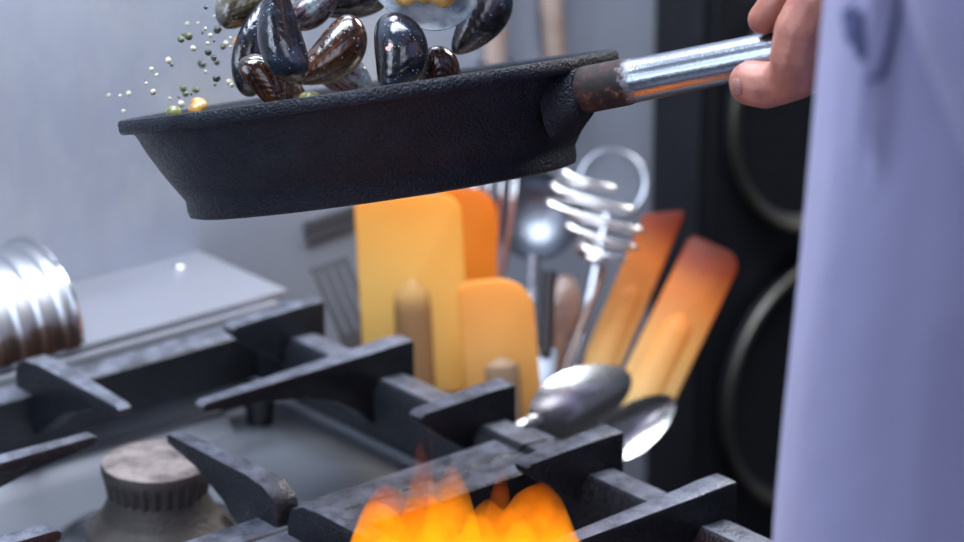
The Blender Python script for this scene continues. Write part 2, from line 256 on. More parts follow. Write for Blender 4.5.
def prism(bm, poly, t0, t1, place, bev=0., seg=2):
    """poly in (s,z); thickness from t0(s)..; place(s, t, z) -> Vector"""
    f = t0 if callable(t0) else (lambda s: t0)
    a = [bm.verts.new(place(s, -f(s), z)) for s, z in poly]
    b = [bm.verts.new(place(s, f(s), z)) for s, z in poly]
    n = len(poly); fs = [bm.faces.new(a), bm.faces.new(b[::-1])]
    for i in range(n): fs.append(bm.faces.new((a[i], b[i], b[(i+1) % n], a[(i+1) % n])))
    bmesh.ops.recalc_face_normals(bm, faces=fs)
    if bev:
        es = list({e for q in fs[:2] for e in q.edges})
        bmesh.ops.bevel(bm, geom=es, offset=bev, segments=seg, affect='EDGES', profile=.5)
def lathe(bm, prof, seg=48, place=None, close=True):
    place = place or (lambda x, y, z: Vector((x, y, z)))
    rings = []
    for r, z in prof:
        if r < 1e-6: rings.append([bm.verts.new(place(0, 0, z))])
        else: rings.append([bm.verts.new(place(r*math.cos(2*PI*i/seg), r*math.sin(2*PI*i/seg), z)) for i in range(seg)])
    for A, B in zip(rings, rings[1:]):
        if len(A) == 1 and len(B) == 1: continue
        for i in range(seg):
            j = (i+1) % seg
            if len(A) == 1: bm.faces.new((A[0], B[i], B[j]))
            elif len(B) == 1: bm.faces.new((A[i], B[0], A[j]))
            else: bm.faces.new((A[i], B[i], B[j], A[j]))
def smooth_path(pts, k=4):
    pts = [Vector(p) for p in pts]
    if len(pts) < 3: return pts
    out = []
    for i in range(len(pts)-1):
        p0 = pts[max(i-1, 0)]; p1 = pts[i]; p2 = pts[i+1]; p3 = pts[min(i+2, len(pts)-1)]
        for j in range(k):
            t = j/k
            out.append(.5*((2*p1) + (p2-p0)*t + (2*p0-5*p1+4*p2-p3)*t*t + (3*p1-p0-3*p2+p3)*t**3))
    out.append(pts[-1]); return out
def tube(bm, pts, rad, seg=10, cap=True):
    pts = [Vector(p) for p in pts]; n = len(pts); rings = []
    up = None
    for i, p in enumerate(pts):
        d = (pts[min(i+1, n-1)] - pts[max(i-1, 0)]).normalized()
        if up is None:
            up = Vector((0, 0, 1)) if abs(d.z) < .9 else Vector((1, 0, 0))
        x = (up - d*up.dot(d)).normalized(); y = d.cross(x); up = x
        r = rad(i/(n-1)) if callable(rad) else rad
        rings.append([bm.verts.new(p + (x*math.cos(2*PI*k/seg) + y*math.sin(2*PI*k/seg))*r) for k in range(seg)])
    for A, B in zip(rings, rings[1:]):
        for k in range(seg): bm.faces.new((A[k], A[(k+1) % seg], B[(k+1) % seg], B[k]))
    if cap:
        bm.faces.new(rings[0][::-1]); bm.faces.new(rings[-1])
ICO = {}
def blob(bm, c, r, sub=2, sq=(1,1,1)):
    if sub not in ICO:
        q = bmesh.new(); bmesh.ops.create_icosphere(q, subdivisions=sub, radius=1); q.verts.index_update()
        ICO[sub] = ([v.co.copy() for v in q.verts], [[v.index for v in p.verts] for p in q.faces]); q.free()
    V, Fc = ICO[sub]; c = Vector(c)
    vs = [bm.verts.new(c + Vector((v.x*r*sq[0], v.y*r*sq[1], v.z*r*sq[2]))) for v in V]
    for q in Fc: bm.faces.new([vs[k] for k in q])
def chain(bm, pts, step=.35):
    """overlapping spheres along (point, radius) pairs: flesh for a voxel remesh"""
    for (p, r), (q, s) in zip(pts, pts[1:]):
        p, q = Vector(p), Vector(q); L = (q-p).length; n = max(2, int(L/(min(r, s)*step)))
        for i in range(n+1):
            t = i/n; blob(bm, p.lerp(q, t), r+(s-r)*t, 2)
def remeshed(bm, voxel, smooth_iter=4):
    me = bpy.data.meshes.new('tmp'); bm.to_mesh(me); bm.free()
    o = bpy.data.objects.new('tmp', me); COL.objects.link(o)
    md = o.modifiers.new('r', 'REMESH'); md.mode = 'VOXEL'; md.voxel_size = voxel
    sm = o.modifiers.new('s', 'SMOOTH'); sm.iterations = smooth_iter; sm.factor = .5
    dg = bpy.context.evaluated_depsgraph_get(); dg.update()
    res = bpy.data.meshes.new_from_object(o.evaluated_get(dg))
    bpy.data.objects.remove(o); bpy.data.meshes.remove(me)
    return res

# ------------------------------------------------------------------ the room
def struct(name, b, m, angle=40):
    bm = bmesh.new(); box(bm, *b); o = finish(name, bm, m, None, False); o['kind'] = 'structure'; return o
struct('floor', (-3.2, 3.2, -3.2, .7, -.05, 0), FLOOR)
struct('wall_back', (-3.2, 3.2, .56, .7, 0, 2.8), WALL)
sl = struct('wall_right', (3.1, 3.2, -3.2, .56, 0, 2.8), WALL)
for i, (a, b) in enumerate(SLOTS):
    bm = bmesh.new(); a, b = Vector(a), Vector(b)
    vs = [Vector((a.x, 0, a.z-.0035)), Vector((b.x, 0, b.z-.0035)), Vector((b.x+.004, 0, b.z)), Vector((b.x, 0, b.z+.0035)), Vector((a.x, 0, a.z+.0035))]
    prism(bm, [(q.x, q.z) for q in vs], .002, 0, lambda s, t, z: Vector((s, .559+t, z)))
    o = finish('vent_slot', bm, SLOTM); tag(o, 'dark slanted vent slot in the steel wall, %s of the two' % ('upper' if i == 0 else 'lower'), 'vent', 'vent slots in the steel wall')

# black cabinet at the far right with two round pans hung on it
CAB = .463
cab = empty('tall_cabinet', (.9, .52, 0)); tag(cab, 'tall flat black cabinet standing against the grey wall behind the chef', 'cabinet')
bm = bmesh.new(); box(bm, CAB-.9, .7, -.02, .035, 0, 2.1, .003); finish('body', bm, BLACK, cab)
bm = bmesh.new(); box(bm, CAB-.9+.012, .69, -.024, -.0195, .1, 2.08, .002); finish('door', bm, BLACK, cab)
for i, (c, rv, rh) in enumerate(RINGS):
    t = empty('hanging_pan', (c[0], .487, c[2]))
    tag(t, ('round black pan with bright steel rim hanging level with the frying pan handle',
            'round black pan with bright steel rim hanging below the other, beside the orange spatulas')[i], 'pan', 'black pans hung on the cabinet')
    pl = lambda x, y, z: Vector((x, -z, y))
    bm = bmesh.new(); lathe(bm, [(0,.004), (rv*.90,.004), (rv*.965,.012), (rv*.98,.012), (rv*.985,-.0), (0,-.002)], 72, pl)
    finish('pan_body', bm, BLACK, t)
    bm = bmesh.new()
    rp = [(rv*math.cos(2*PI*k/72), -.012, rv*math.sin(2*PI*k/72)) for k in range(73)]
    tube(bm, rp, .0042, 8, False)
    finish('rim', bm, RINGM, t)

# ------------------------------------------------------------------ the stove
st = empty('gas_stove', (-.45, .12, 0)); tag(st, 'steel gas stove with cast iron grates under the frying pan', 'stove')
def stv(name, m, *b, bev=.002):
    bm = bmesh.new(); box(bm, b[0]+.45, b[1]+.45, b[2]-.12, b[3]-.12, b[4], b[5], bev)
    return finish(name, bm, m, st)
stv('body', STEEL_DARK, -.9, .02, -.175, .56, 0, .86)
stv('drip_tray', TRAYM, -.895, .012, -.17, .448, .86, .8795)
stv('tray_edge', STEEL_DARK, .012, .02, -.175, .56, .86, .90)
stv('tray_edge', STEEL_DARK, -.9, .012, -.175, -.165, .86, .90)
# folded rib across the tray behind the burner
bm = bmesh.new()
prism(bm, [(-.018, .8795), (-.011, .889), (-.002, .8925), (.004, .891), (.012, .8795)], .145, 0, lambda s, t, z: Vector((t*1.0+.45-.2, s+.430-.12, z)))
finish('tray_rib', bm, LEDGEM, st)
stv('back_rail', STEEL_DARK, -.9, .02, .452, .559, .86, .925)
LEDGE_R = .020
stv('rear_ledge', LEDGEM, -.9, LEDGE_R, .450, .5595, .9505, .955, bev=.0015)
stv('ledge_lip', LEDGEM, -.9, LEDGE_R-.01, .446, .452, .936, .9495, bev=.002)
bm = bmesh.new(); blob(bm, (-.012+.45, .536-.12, .955), .0045, 2, (1,1,.6)); finish('rivet', bm, CHROME, st)

def knob(x):
    bm = bmesh.new()
    lathe(bm, [(0,0), (.022,0), (.021,.012), (.017,.03), (0,.031)], 28, lambda a, b, c: Vector((x+.45+a, -.175-.12-c, .80+b)))
    return finish('knob', bm, DARKPL, st)
for x in (-.62, -.76): knob(x)

def burner(name, cx, cy, label):
    t = empty(name, (cx, cy, .8797)); tag(t, label, 'burner')
    bm = bmesh.new()
    lathe(bm, [(.070,.0), (.068,.004), (.058,.0085), (.046,.0105), (.043,.014), (.030,.014), (.0,.014)], 56)
    finish('spill_ring', bm, STEEL, t)
    bm = bmesh.new()
    lathe(bm, [(.044,.0105), (.046,.013), (.0435,.017), (.036,.024), (.0315,.033), (.030,.038), (0,.038)], 56)
    finish('burner_head', bm, IRON_OLD, t)
    bm = bmesh.new(); seg = 112
    prof = [(.0295,.038,0), (.0310,.0395,1), (.0322,.047,1), (.0335,.052,0), (.0340,.0555,0), (.0330,.0585,0), (.030,.0592,0), (.015,.0597,0), (0,.0597,0)]
    rings = []
    for r, z, tooth in prof:
        if r == 0: rings.append([bm.verts.new((0,0,z))]); continue
        rings.append([bm.verts.new(((r-(.0022 if tooth and (i//2) % 2 else 0))*math.cos(2*PI*i/seg), (r-(.0022 if tooth and (i//2) % 2 else 0))*math.sin(2*PI*i/seg), z)) for i in range(seg)])
    for A, B in zip(rings, rings[1:]):
        for i in range(seg):
            j = (i+1) % seg
            if len(B) == 1: bm.faces.new((A[i], B[0], A[j]))
            else: bm.faces.new((A[i], B[i], B[j], A[j]))
    finish('burner_cap', bm, IRON_OLD, t, angle=30)
    bm = bmesh.new(); tube(bm, [(.038,-.026,.024), (.062,-.040,.020), (.10,-.06,.017)], .0062, 12)
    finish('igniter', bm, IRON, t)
    return t
burner('gas_burner', -.195, .292, 'rusty round gas burner, unlit, in the middle of the rear grate')
burner('gas_burner', -.2, .0, 'gas burner at the front under the orange flame')

def grate(name, y0, y1, fingers, label):
    t = empty(name, (-.2, (y0+y1)/2, .8795)); tag(t, label, 'grate', 'cast iron stove grates')
    cx, cy = -.2, (y0+y1)/2
    def L(x, y, z): return Vector((x-cx, y-cy, z-.8795))
    bm = bmesh.new()
    # four frame bars with sloping shoulders, and corner feet
    def bar_x(ya, yb):
        prism(bm, [(ya,.915), (ya,.9462), (ya+.0013,.9475), (yb-.0013,.9475), (yb,.9462), (yb,.915)], .2, 0, lambda s, tt, z: L(-.2+tt, s, z), .0015)
    def bar_y(xa, xb, sg):
        m = (y0+y1)/2; h = (y1-y0)/2-.0005
        if sg > 0: pr = [(xa,.912), (xa,.944), (xa+.006,.951), (xb-.016,.950), (xb-.002,.940), (xb,.930), (xb,.912)]
        else: pr = [(xb,.912), (xb,.944), (xb-.006,.951), (xa+.016,.950), (xa+.002,.940), (xa,.930), (xa,.912)]
        prism(bm, pr, h, 0, lambda s, tt, z: L(s, m+tt, z), .0015)
    bar_x(y0, y0+.024); bar_x(y1-.024, y1)
    bar_y(-.034, .0065, 1); bar_y(-.4065, -.366, -1)
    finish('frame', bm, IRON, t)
    for fx, fy in ((-.03, y0+.02), (-.03, y1-.02), (-.37, y0+.02), (-.37, y1-.02)):
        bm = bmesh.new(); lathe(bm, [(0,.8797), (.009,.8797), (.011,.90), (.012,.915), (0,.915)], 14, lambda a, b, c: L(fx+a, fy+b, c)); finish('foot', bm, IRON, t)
    LONG = [(0,.945), (0,.9695), (-.002,.9712), (-.018,.9712), (-.030,.9705), (-.160,.968), (-.163,.9655), (-.160,.9615), (-.120,.957), (-.085,.951), (-.062,.943), (-.046,.932), (-.034,.92), (-.012,.93)]
    BLUNT = [(0,.945), (0,.9695), (-.002,.9712), (-.018,.9715), (-.071,.9695), (-.0745,.967), (-.0735,.963), (-.058,.950), (-.040,.938), (-.030,.93), (-.012,.93)]
    CENT = [(0,.94), (0,.955), (-.004,.964), (-.014,.969), (-.030,.9705), (-.112,.968), (-.117,.966), (-.115,.961), (-.085,.956), (-.055,.944), (-.032,.926), (-.02,.92)]
    for kind, where, d in fingers:
        poly = {'L': LONG, 'B': BLUNT, 'C': CENT}[kind]
        bm = bmesh.new()
        w = (lambda s: .0085 - .0035*min(1, max(0, (-s-.02)/.10))) if kind != 'B' else (lambda s: .0085-.002*min(1, -s/.07))
        if d == 'r': pl = lambda s, tt, z: L(.0+s, where+tt, z)
        elif d == 'l': pl = lambda s, tt, z: L(-.4-s, where-tt, z)
        elif d == 'f': pl = lambda s, tt, z: L(-.2+tt, y0+.004-s, z)
        else: pl = lambda s, tt, z: L(-.2-tt, y1-.004+s, z)
        prism(bm, poly, w, 0, pl, .0022, 2)
        # thick root block under the finger, running down to the bar
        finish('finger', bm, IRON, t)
    return t
grate('stove_grate', .1455, .437, [('L', .293, 'r'), ('B', .1925, 'r'), ('B', .388, 'r'), ('L', .293, 'l'), ('B', .1925, 'l'), ('B', .388, 'l'), ('C', 0, 'f'), ('C', 0, 'b')],
      'black cast iron grate over the unlit rear burner')
grate('stove_grate', -.147, .1445, [('L', .0, 'r'), ('B', .0945, 'r'), ('B', -.0945, 'r'), ('L', .0, 'l'), ('B', .0945, 'l'), ('B', -.0945, 'l'), ('C', 0, 'f'), ('C', 0, 'b')],
      'black cast iron grate nearest the viewer, with orange flames through it')

# ribbed half-round steel cover on the ledge
dr = empty('ribbed_cover', (-.15, .503, .9552)); tag(dr, 'half round ribbed steel cover standing on the rear ledge', 'cover')
R = .056
prof = [(R, 0)]
x = .004
while x < .22:
    prof += [(R, x+.004), (R-.0028, x+.0065), (R-.0028, x+.0125), (R, x+.015)]; x += .0165
prof += [(R, .235)]
bm = bmesh.new(); HS = 40
rows = [[bm.verts.new((-q, r*math.cos(PI*k/HS), r*math.sin(PI*k/HS))) for k in range(HS+1)] for r, q in prof]
for A, B in zip(rows, rows[1:]):
    for k in range(HS): bm.faces.new((A[k], A[k+1], B[k+1], B[k]))
bm.faces.new(rows[0]); bm.faces.new(rows[-1])
bm.faces.new([r_[0] for r_ in rows] + [r_[-1] for r_ in rows[::-1]])
def barrel_mat():
    m = mat('canister_steel', (.6,.6,.62), .38, 1.); n = N(m)
    z = n.sep(n.coord(), 2)
    f = n.math('ADD', z, n.math('MULTIPLY', n.noise(60, 4), .02))
    n.color(n.ramp(n.maprange(f, .012, .050), [(0,(.16,.09,.06)), (.35,(.22,.16,.13)), (.5,(.55,.55,.58)), (1,(.6,.62,.66))])); return m
finish('shell', bm, barrel_mat(), dr, angle=25)
bm = bmesh.new()
tube(bm, [(.0015, R*math.cos(PI*k/48), R*math.sin(PI*k/48)+.002) for k in range(49)], .0018, 8)
finish('end_rim', bm, CHROME, dr)

# ------------------------------------------------------------------ flame
def flame():
    bm = bmesh.new(); rnd = random.Random(4)
    c = Vector((-.2, 0, .942))
    for k in range(16):
        a = 2*PI*k/16; p = c + Vector((math.cos(a)*.046, math.sin(a)*.046, 0))
        q = p + Vector((math.cos(a)*.022, math.sin(a)*.010, .014+.006*rnd.random()))
        chain(bm, [(p, .007), (q, .013), (q+Vector((0,0,.012)), .008)], .4)
    for (tip, w) in FLAME:
        tip = Vector(tip); d = (tip-c); d.z = 0
        b = c + d*.55; b.z = .945
        m1 = b.lerp(tip, .45) + d.normalized()*.006
        m2 = b.lerp(tip, .78) + d.normalized()*.001
        chain(bm, [(b, .008), (m1, w*.58), (m2, w*.34), (tip, .0022)], .3)
    me = remeshed(bm, .0018, 14)
    for p in me.polygons: p.use_smooth = True
    m = bpy.data.materials.new('flame_gas'); m.use_nodes = True; n = N(m); n.t.nodes.remove(n.b)
    z = n.sep(n.coord(), 2)
    f = n.maprange(n.math('ADD', z, n.math('MULTIPLY', n.math('SUBTRACT', n.noise(45, 3), .5), .018)), .945, 1.03)
    em = n.new('ShaderNodeEmission')
    n.link(n.ramp(f, [(0,(1,.44,.020)), (.5,(1,.40,.016)), (.8,(1,.28,.010)), (1,(1,.13,.004))]), em.inputs[0])
    n.link(n.math('MULTIPLY', n.maprange(f, 1.05, .55, .10, 1.), n.maprange(n.noise(70, 3), .35, .6, 20, FLAME_S)), em.inputs[1])
    ab = n.new('ShaderNodeVolumeAbsorption'); ab.inputs[0].default_value = (1,.62,.12,1); n.link(n.maprange(f, 1.0, .45, 8, 70), ab.inputs[1])
    ad = n.new('ShaderNodeAddShader'); n.link(em.outputs[0], ad.inputs[0]); n.link(ab.outputs[0], ad.inputs[1])
    n.link(ad.outputs[0], n.t.nodes['Material Output'].inputs['Volume'])
    o = link('flame', me, m); tag(o, 'orange gas flame rising through the front grate', 'flame'); return o
FLAME_S = 52.
flame()

# ------------------------------------------------------------------ pan
PC, PE1, PE2, PN = [Vector(q) for q in PAN]
pan = empty('frying_pan', PC, frame(PE1, PE2, PN)); tag(pan, 'black cast iron frying pan tossed above the stove, full of mussels', 'pan')
bm = bmesh.new()
lathe(bm, [(r_, z_*1.03 if z_ < -.04 and r_ > .1075 or z_ < -.055 else z_) for r_, z_ in [(0,-.057), (.098,-.057), (.104,-.0575), (.1075,-.0565), (.1085,-.053), (.1085,-.0475), (.1105,-.0445), (.118,-.034), (.1255,-.020), (.1300,-.0098), (.1312,-.0085),
           (.1375,-.0078), (.1386,-.0062), (.1388,-.002), (.1378,-.0002), (.1320,.0), (.1295,-.0015), (.1265,-.010), (.118,-.028), (.107,-.043), (.098,-.048), (0,-.049)]], 128)
finish('pan_body', bm, PANM, pan, angle=35)
Hd = [Vector(q) for q in HANDLE]
PM = frame(PE1, PE2, PN); PMI = PM.transposed()
ha, hb = [PMI @ (q-PC) for q in Hd]
hd = (hb-ha).normalized()
# cast lug
bm = bmesh.new()
hy = Vector((0,0,1)).cross(hd).normalized(); hz = hd.cross(hy)
def HP(s, a, b): return ha + hd*s + hy*a + hz*b
rad0 = math.hypot(ha.x, ha.y); S0 = .1225-rad0
secs = [(S0,.021,.018,-.007), (S0+.006,.018,.0165,-.004), (S0+.013,.0145,.0145,-.001), (S0+.016,.0128,.0132,0), (S0+.0168,.0112,.0116,0)]
rings = [[bm.verts.new(HP(s, w*math.copysign(abs(math.cos(2*PI*k/32))**.7, math.cos(2*PI*k/32)), o+h*math.copysign(abs(math.sin(2*PI*k/32))**.7, math.sin(2*PI*k/32)))) for k in range(32)] for s, w, h, o in secs]
for A, B in zip(rings, rings[1:]):
    for k in range(32): bm.faces.new((A[k], A[(k+1) % 32], B[(k+1) % 32], B[k]))
bm.faces.new(rings[0]); bm.faces.new(rings[-1])
lug = finish('handle_lug', bm, PANM, pan)
hl = (hb-ha).length + .10
hnd = None
bm = bmesh.new()
Z0 = S0+.012
prof = [(0,Z0), (.0124,Z0), (.0123,.034), (.0116,.0375), (.0113,.06), (.0113,hl-.02), (.0118,hl-.004), (.009,hl), (0,hl)]
lathe(bm, prof, 40)
hnd = finish('handle', bm, TUBE, pan)
hnd.matrix_local = Matrix.Translation(ha) @ frame(hy, hz, hd).to_4x4()
tag(hnd, 'steel tube handle, burnt brown where it joins the pan')
# sauce inside
bm = bmesh.new(); lathe(bm, [(0,-.036), (.06,-.0365), (.1085,-.0372), (.1065,-.0395), (0,-.046)], 64)
sc = finish('sauce', bm, SAUCE); sc.matrix_world = Matrix.Translation(PC) @ PM.to_4x4(); tag(sc, 'thin brown sauce lying in the bottom of the frying pan', 'sauce', None, 'stuff')

# ------------------------------------------------------------------ mussels
def valve(L, W, side):
    bm = bmesh.new(); ns, nt = 30, 20
    Hh = W*.40
    def wid(s): return W/2*(s**.52)*max(0, 1-s**3.4)**.5/.735
    def top(s, t, inset):
        w = wid(s)*(1-inset*.02); c = .16*W*math.sin(PI*s)-.02*W
        h = Hh*(s**.5)*max(0, 1-s**3.6)**.62/.74
        prof = max(0, 1-abs(t)**2.1)**.72
        zz = h*prof*(1-inset*.10) - inset*.0
        return Vector((c+t*w, -L/2+L*s, side*zz))
    def sheet(ins):
        R = []
        for i in range(ns+1):
            s = .004+.996*(1-math.cos(PI*i/ns))/2
            R.append([bm.verts.new(top(s, math.sin(PI/2*(-1+2*j/nt)), ins)) for j in range(nt+1)])
        return R
    A, B = sheet(0), sheet(1)
    def fill(R, mi):
        for i in range(ns):
            for j in range(nt):
                f = bm.faces.new((R[i][j], R[i+1][j], R[i+1][j+1], R[i][j+1])); f.material_index = mi
    fill(A, 0); fill(B, 1)
    def rim(seqA, seqB):
        for k in range(len(seqA)-1):
            f = bm.faces.new((seqA[k], seqB[k], seqB[k+1], seqA[k+1])); f.material_index = 0
    rim([r[0] for r in A], [r[0] for r in B]); rim([r[-1] for r in A], [r[-1] for r in B])
    rim(A[-1], B[-1]); rim(A[0], B[0])
    bmesh.ops.remove_doubles(bm, verts=bm.verts, dist=1e-6)
    return bm
LAB = {
 'M1': ('long blue-black mussel pointing straight down in front of the others', SH_BLUE, 0),
 'M2': ('dark mussel standing upright behind the brown one, left end of the heap', SH_BLUE, 0),
 'M2b': ('small brown streaked mussel lowest at the left, touching the pan rim', SH_BROWN, 0),
 'M2c': ('small dark mussel half hidden behind the hanging blue-black one', SH_BROWN, 0),
 'M3': ('brown speckled mussel leaning up to the right of the hanging one', SH_BROWN, 0),
 'M4': ('purple and teal streaked mussel sunk in the pan under the leaning brown one', SH_PURPLE, 0),
 'M5': ('large upright black mussel with a pink spot in the middle of the pan', SH_BLUE, 0),
 'M6': ('small split mussel standing right of the large upright one', SH_BROWN, 1),
 'M7': ('open mussel showing grey inside and orange meat at the top', SH_BLUE, 1),
 'M8': ('black mussel falling point down above the right half of the pan', SH_BLUE, 0),
 'M9': ('dark mussel lying level at the top edge, left of the open one', SH_BLUE, 0),
 'M10': ('olive brown mussel flying highest at the left end of the heap', SH_OLIVE, 0),
 'M12': ('pale streaked half open mussel between the hanging and the level one', SH_PURPLE, 1),
}
for nm, loc, x, y, z, L, W, op in MUSSELS:
    lab, ms, meat = LAB[nm]
    t = empty('mussel', loc, frame(Vector(x), Vector(y), Vector(z))); tag(t, lab, 'mussel', 'mussels tossed from the frying pan')
    for side in (1, -1):
        o = finish('shell_valve', valve(L, W, side), [ms, NACRE], t, angle=60)
        if nm == 'M7' and side == -1: pass
        elif op:
            piv = Vector((-W*.36, -L*.30, 0))
            R4 = Matrix.Translation(piv) @ Matrix.Rotation(-side*(op/2 if nm != 'M7' else 1.75), 4, Vector((0.25, 1, 0)).normalized()) @ Matrix.Translation(-piv)
            o.matrix_local = R4
        if nm == 'M5' and side == 1:
            bm = bmesh.new()
            rr = random.Random(2)
            for k in range(9):
                a = k*.7; rad = .0016*rr.random() if k else 0
                blob(bm, (rad*math.cos(a)+W*.06, L*.12+rad*math.sin(a), W*.385), .0011, 1, (1, 1, .35))
            b = finish('barnacle', bm, mat('barnacle_pink', (.62,.42,.38), .6), o); tag(b, 'pale pink barnacle spot')
    if meat or nm == 'M2':
        bm = bmesh.new()
        for k in range(9):
            s = k/8
            blob(bm, (math.sin(k*1.9)*W*.07, -L*.22+L*.46*s, math.sin(k*2.3)*.001), W*(.17+.05*math.sin(k*1.3)), 2, (1,1,.62))
        me = remeshed(bm, .0012, 3)
        for p in me.polygons: p.use_smooth = True
        link('meat', me, MEAT if nm != 'M12' else NACRE, t)
def lump(name, loc, r, m, lab, cat, seed, sq=(1,1,1)):
    bm = bmesh.new(); rr = random.Random(seed)
    for k in range(6):
        blob(bm, (rr.uniform(-.42,.42)*r*sq[0], rr.uniform(-.42,.42)*r*sq[1], rr.uniform(-.35,.35)*r*sq[2]), r*rr.uniform(.5,.72), 2)
    me = remeshed(bm, r*.09, 14)
    for p in me.polygons: p.use_smooth = True
    o = link(name, me, m); o.location = loc; tag(o, lab, cat); return o
lump('mussel_meat', CHUNK, .0058, MEAT, 'golden lump of mussel meat peeping over the left pan rim', 'mussel meat', 5, (1.3,1.3,.9))
lump('mussel_meat', ORANGE, .0056, MEAT_OR, 'orange piece of mussel meat flying beside the olive mussel', 'mussel meat', 6, (.9,.9,1.3))
o = lump('mussel_meat', PEA2, .0062, PEAM, 'yellow green morsel in the pan under the leaning brown mussel', 'mussel meat', 8, (1.4,1.4,.6))
bm = bmesh.new(); blob(bm, (0,0,0), .0042, 3)
o = finish('green_pea', bm, PEAM, None, angle=0); o.location = PEA; tag(o, 'single green pea at the left end of the pan rim', 'pea')

pm = {}
INF = {'d': (PC_D, 'dark peppercorn flying above the left end of the pan', 'dark peppercorns in the air'),
       'g': (PC_G, 'olive green peppercorn flying above the left end of the pan', 'olive green peppercorns in the air'),
       'c': (PC_C, 'pale cream peppercorn flying above the left end of the pan', 'cream peppercorns in the air')}
for k, (m, _, _) in INF.items():
    bm = bmesh.new(); blob(bm, (0,0,0), 1, 2)
    for v in bm.verts: v.co *= 1+.09*noise.noise(v.co*1.7+Vector((ord(k),0,0)))
    o = finish('peppercorn', bm, m, None, angle=0); pm[k] = o
used = set()
for loc, r, k in PEPPER:
    o = pm[k] if k not in used else pm[k].copy()
    if k in used: COL.objects.link(o)
    used.add(k)
    r *= 1.12; o.location = loc; o.scale = (r*random.uniform(.9,1.1), r*random.uniform(.9,1.1), r*random.uniform(.95,1.25)); o.rotation_euler = (random.random()*3, random.random()*3, 0)
    tag(o, INF[k][1], 'peppercorn', INF[k][2])

# ------------------------------------------------------------------ utensils in a steel pot on the side counter
CR = Vector(contrim)
POT_Z0 = .735
ct = empty('side_counter', (.34, .2, 0)); tag(ct, 'dark side counter beside the stove under the utensil pot', 'counter')
bm = bmesh.new(); box(bm, -.310, -.10, -.06, .28, POT_Z0-.03, POT_Z0, .003); finish('worktop', bm, BLACK, ct)
bm = bmesh.new(); box(bm, -.305, -.105, -.055, .275, 0, POT_Z0-.0305, .003); finish('body', bm, BLACK, ct)
bm = bmesh.new()
PR = .074
H = CR.z-POT_Z0-.02
lathe(bm, [(0,0), (PR-.006,0), (PR-.002,.003), (PR-.001,H-.003), (PR+.002,H-.001), (PR+.002,H+.001), (PR-.002,H+.001), (PR-.003,H-.003), (PR-.003,.004), (0,.003)], 56)
o = finish('utensil_pot', bm, STEEL); o.location = (CR.x, CR.y, POT_Z0+.0003); tag(o, 'round steel pot holding the spatulas and spoons behind the grates', 'pot')

def ut_root(name, u, label, cat, group=None, yaw=0):
    z = Vector(u['dir']).normalized(); y = -Vector(u['nrm']); y = (y - z*y.dot(z)).normalized()
    if yaw: y = Matrix.Rotation(math.radians(yaw), 3, z) @ y
    x = y.cross(z)
    t = empty(name, u['base'], frame(x, y, z)); tag(t, label, cat, group); return t
YEL = [(0,(.97,.72,.26)), (.55,(.98,.70,.23)), (.85,(.97,.60,.15)), (1,(.95,.50,.10))]
YEL2 = [(0,(.90,.58,.20)), (.5,(.95,.62,.22)), (1,(.93,.50,.13))]
ORA = [(0,(.90,.48,.08)), (.5,(.90,.38,.04)), (1,(.85,.28,.02))]
BRN = [(0,(.97,.74,.34)), (.35,(.95,.58,.18)), (.68,(.85,.30,.06)), (.86,(.42,.08,.025)), (1,(.18,.03,.015))]
def spatula(u, label, stops, rl, rr_, rib, ribmat, yaw=0, trans=.6, slant=0., group='rubber spatulas in the steel pot'):
    t = ut_root('rubber_spatula', u, label, 'spatula', group, yaw)
    Lb, w = u['L'], u['w']; m = rubber_mat('rubber_'+label[:12].replace(' ', '_'), stops, Lb, trans)
    pts = [(-w*.42, 0), (-w/2, Lb*.10)]
    def corner(cx, cz, r, a0, a1, n=7): return [(cx+r*math.cos(a0+(a1-a0)*k/n), cz+r*math.sin(a0+(a1-a0)*k/n)) for k in range(n+1)]
    pts += corner(-w/2+rl*w, Lb-rl*w-slant, rl*w, PI, PI/2)
    pts += corner(w/2-rr_*w, Lb-rr_*w, rr_*w, PI/2, 0)
    pts += [(w/2, Lb*.10), (w*.42, 0)]
    bm = bmesh.new(); prism(bm, pts, .0036, 0, lambda s, tt, z: Vector((s, tt, z)), .0018, 2)
    finish('blade', bm, m, t)
    rw, rh = rib
    bm = bmesh.new()
    tube(bm, [Vector((0, -.0015, z)) for z in [-.012 + (Lb*rh+.012)*k/10 for k in range(11)]], lambda s: rw*(1 if s < .85 else max(.2, math.sqrt(max(0, 1-((s-.85)/.155)**2)))), 16)
    for v in bm.verts: v.co.y = v.co.y*.7
    finish('rib', bm, ribmat or m, t)
    bm = bmesh.new(); tube(bm, [(0,0,.0), (0,0,-u['down'])], .0062, 14); finish('handle', bm, DARKPL, t)
    return t
RIBB = rubber_mat('rib_brown', [(0,(.30,.17,.08)), (.8,(.36,.20,.09)), (1,(.62,.36,.12))], .07, .25)
RIBG = rubber_mat('rib_grey', [(0,(.36,.25,.17)), (1,(.42,.27,.16))], .05, .25)
spatula(UT['S1'], 'large pale yellow rubber spatula, tallest and leftmost in the steel pot', YEL, .10, .20, (.0135, .58), RIBB, -6)
spatula(UT['S2'], 'deep orange rubber spatula half hidden behind the large yellow one', ORA, .3, .42, (.008, .5), None, -6)
spatula(UT['S3'], 'short pale yellow rubber spatula with grey rib, just behind the grate', YEL2, .18, .48, (.0125, .46), RIBG, 4)
spatula(UT['S4'], 'orange spatula with browned tip behind the wire masher', BRN, .10, .12, (.0095, .54), None, -6, slant=.011)
spatula(UT['S5'], 'orange spatula with dark burnt tip leaning furthest right', BRN, .16, .30, (.0115, .56), None, -8)

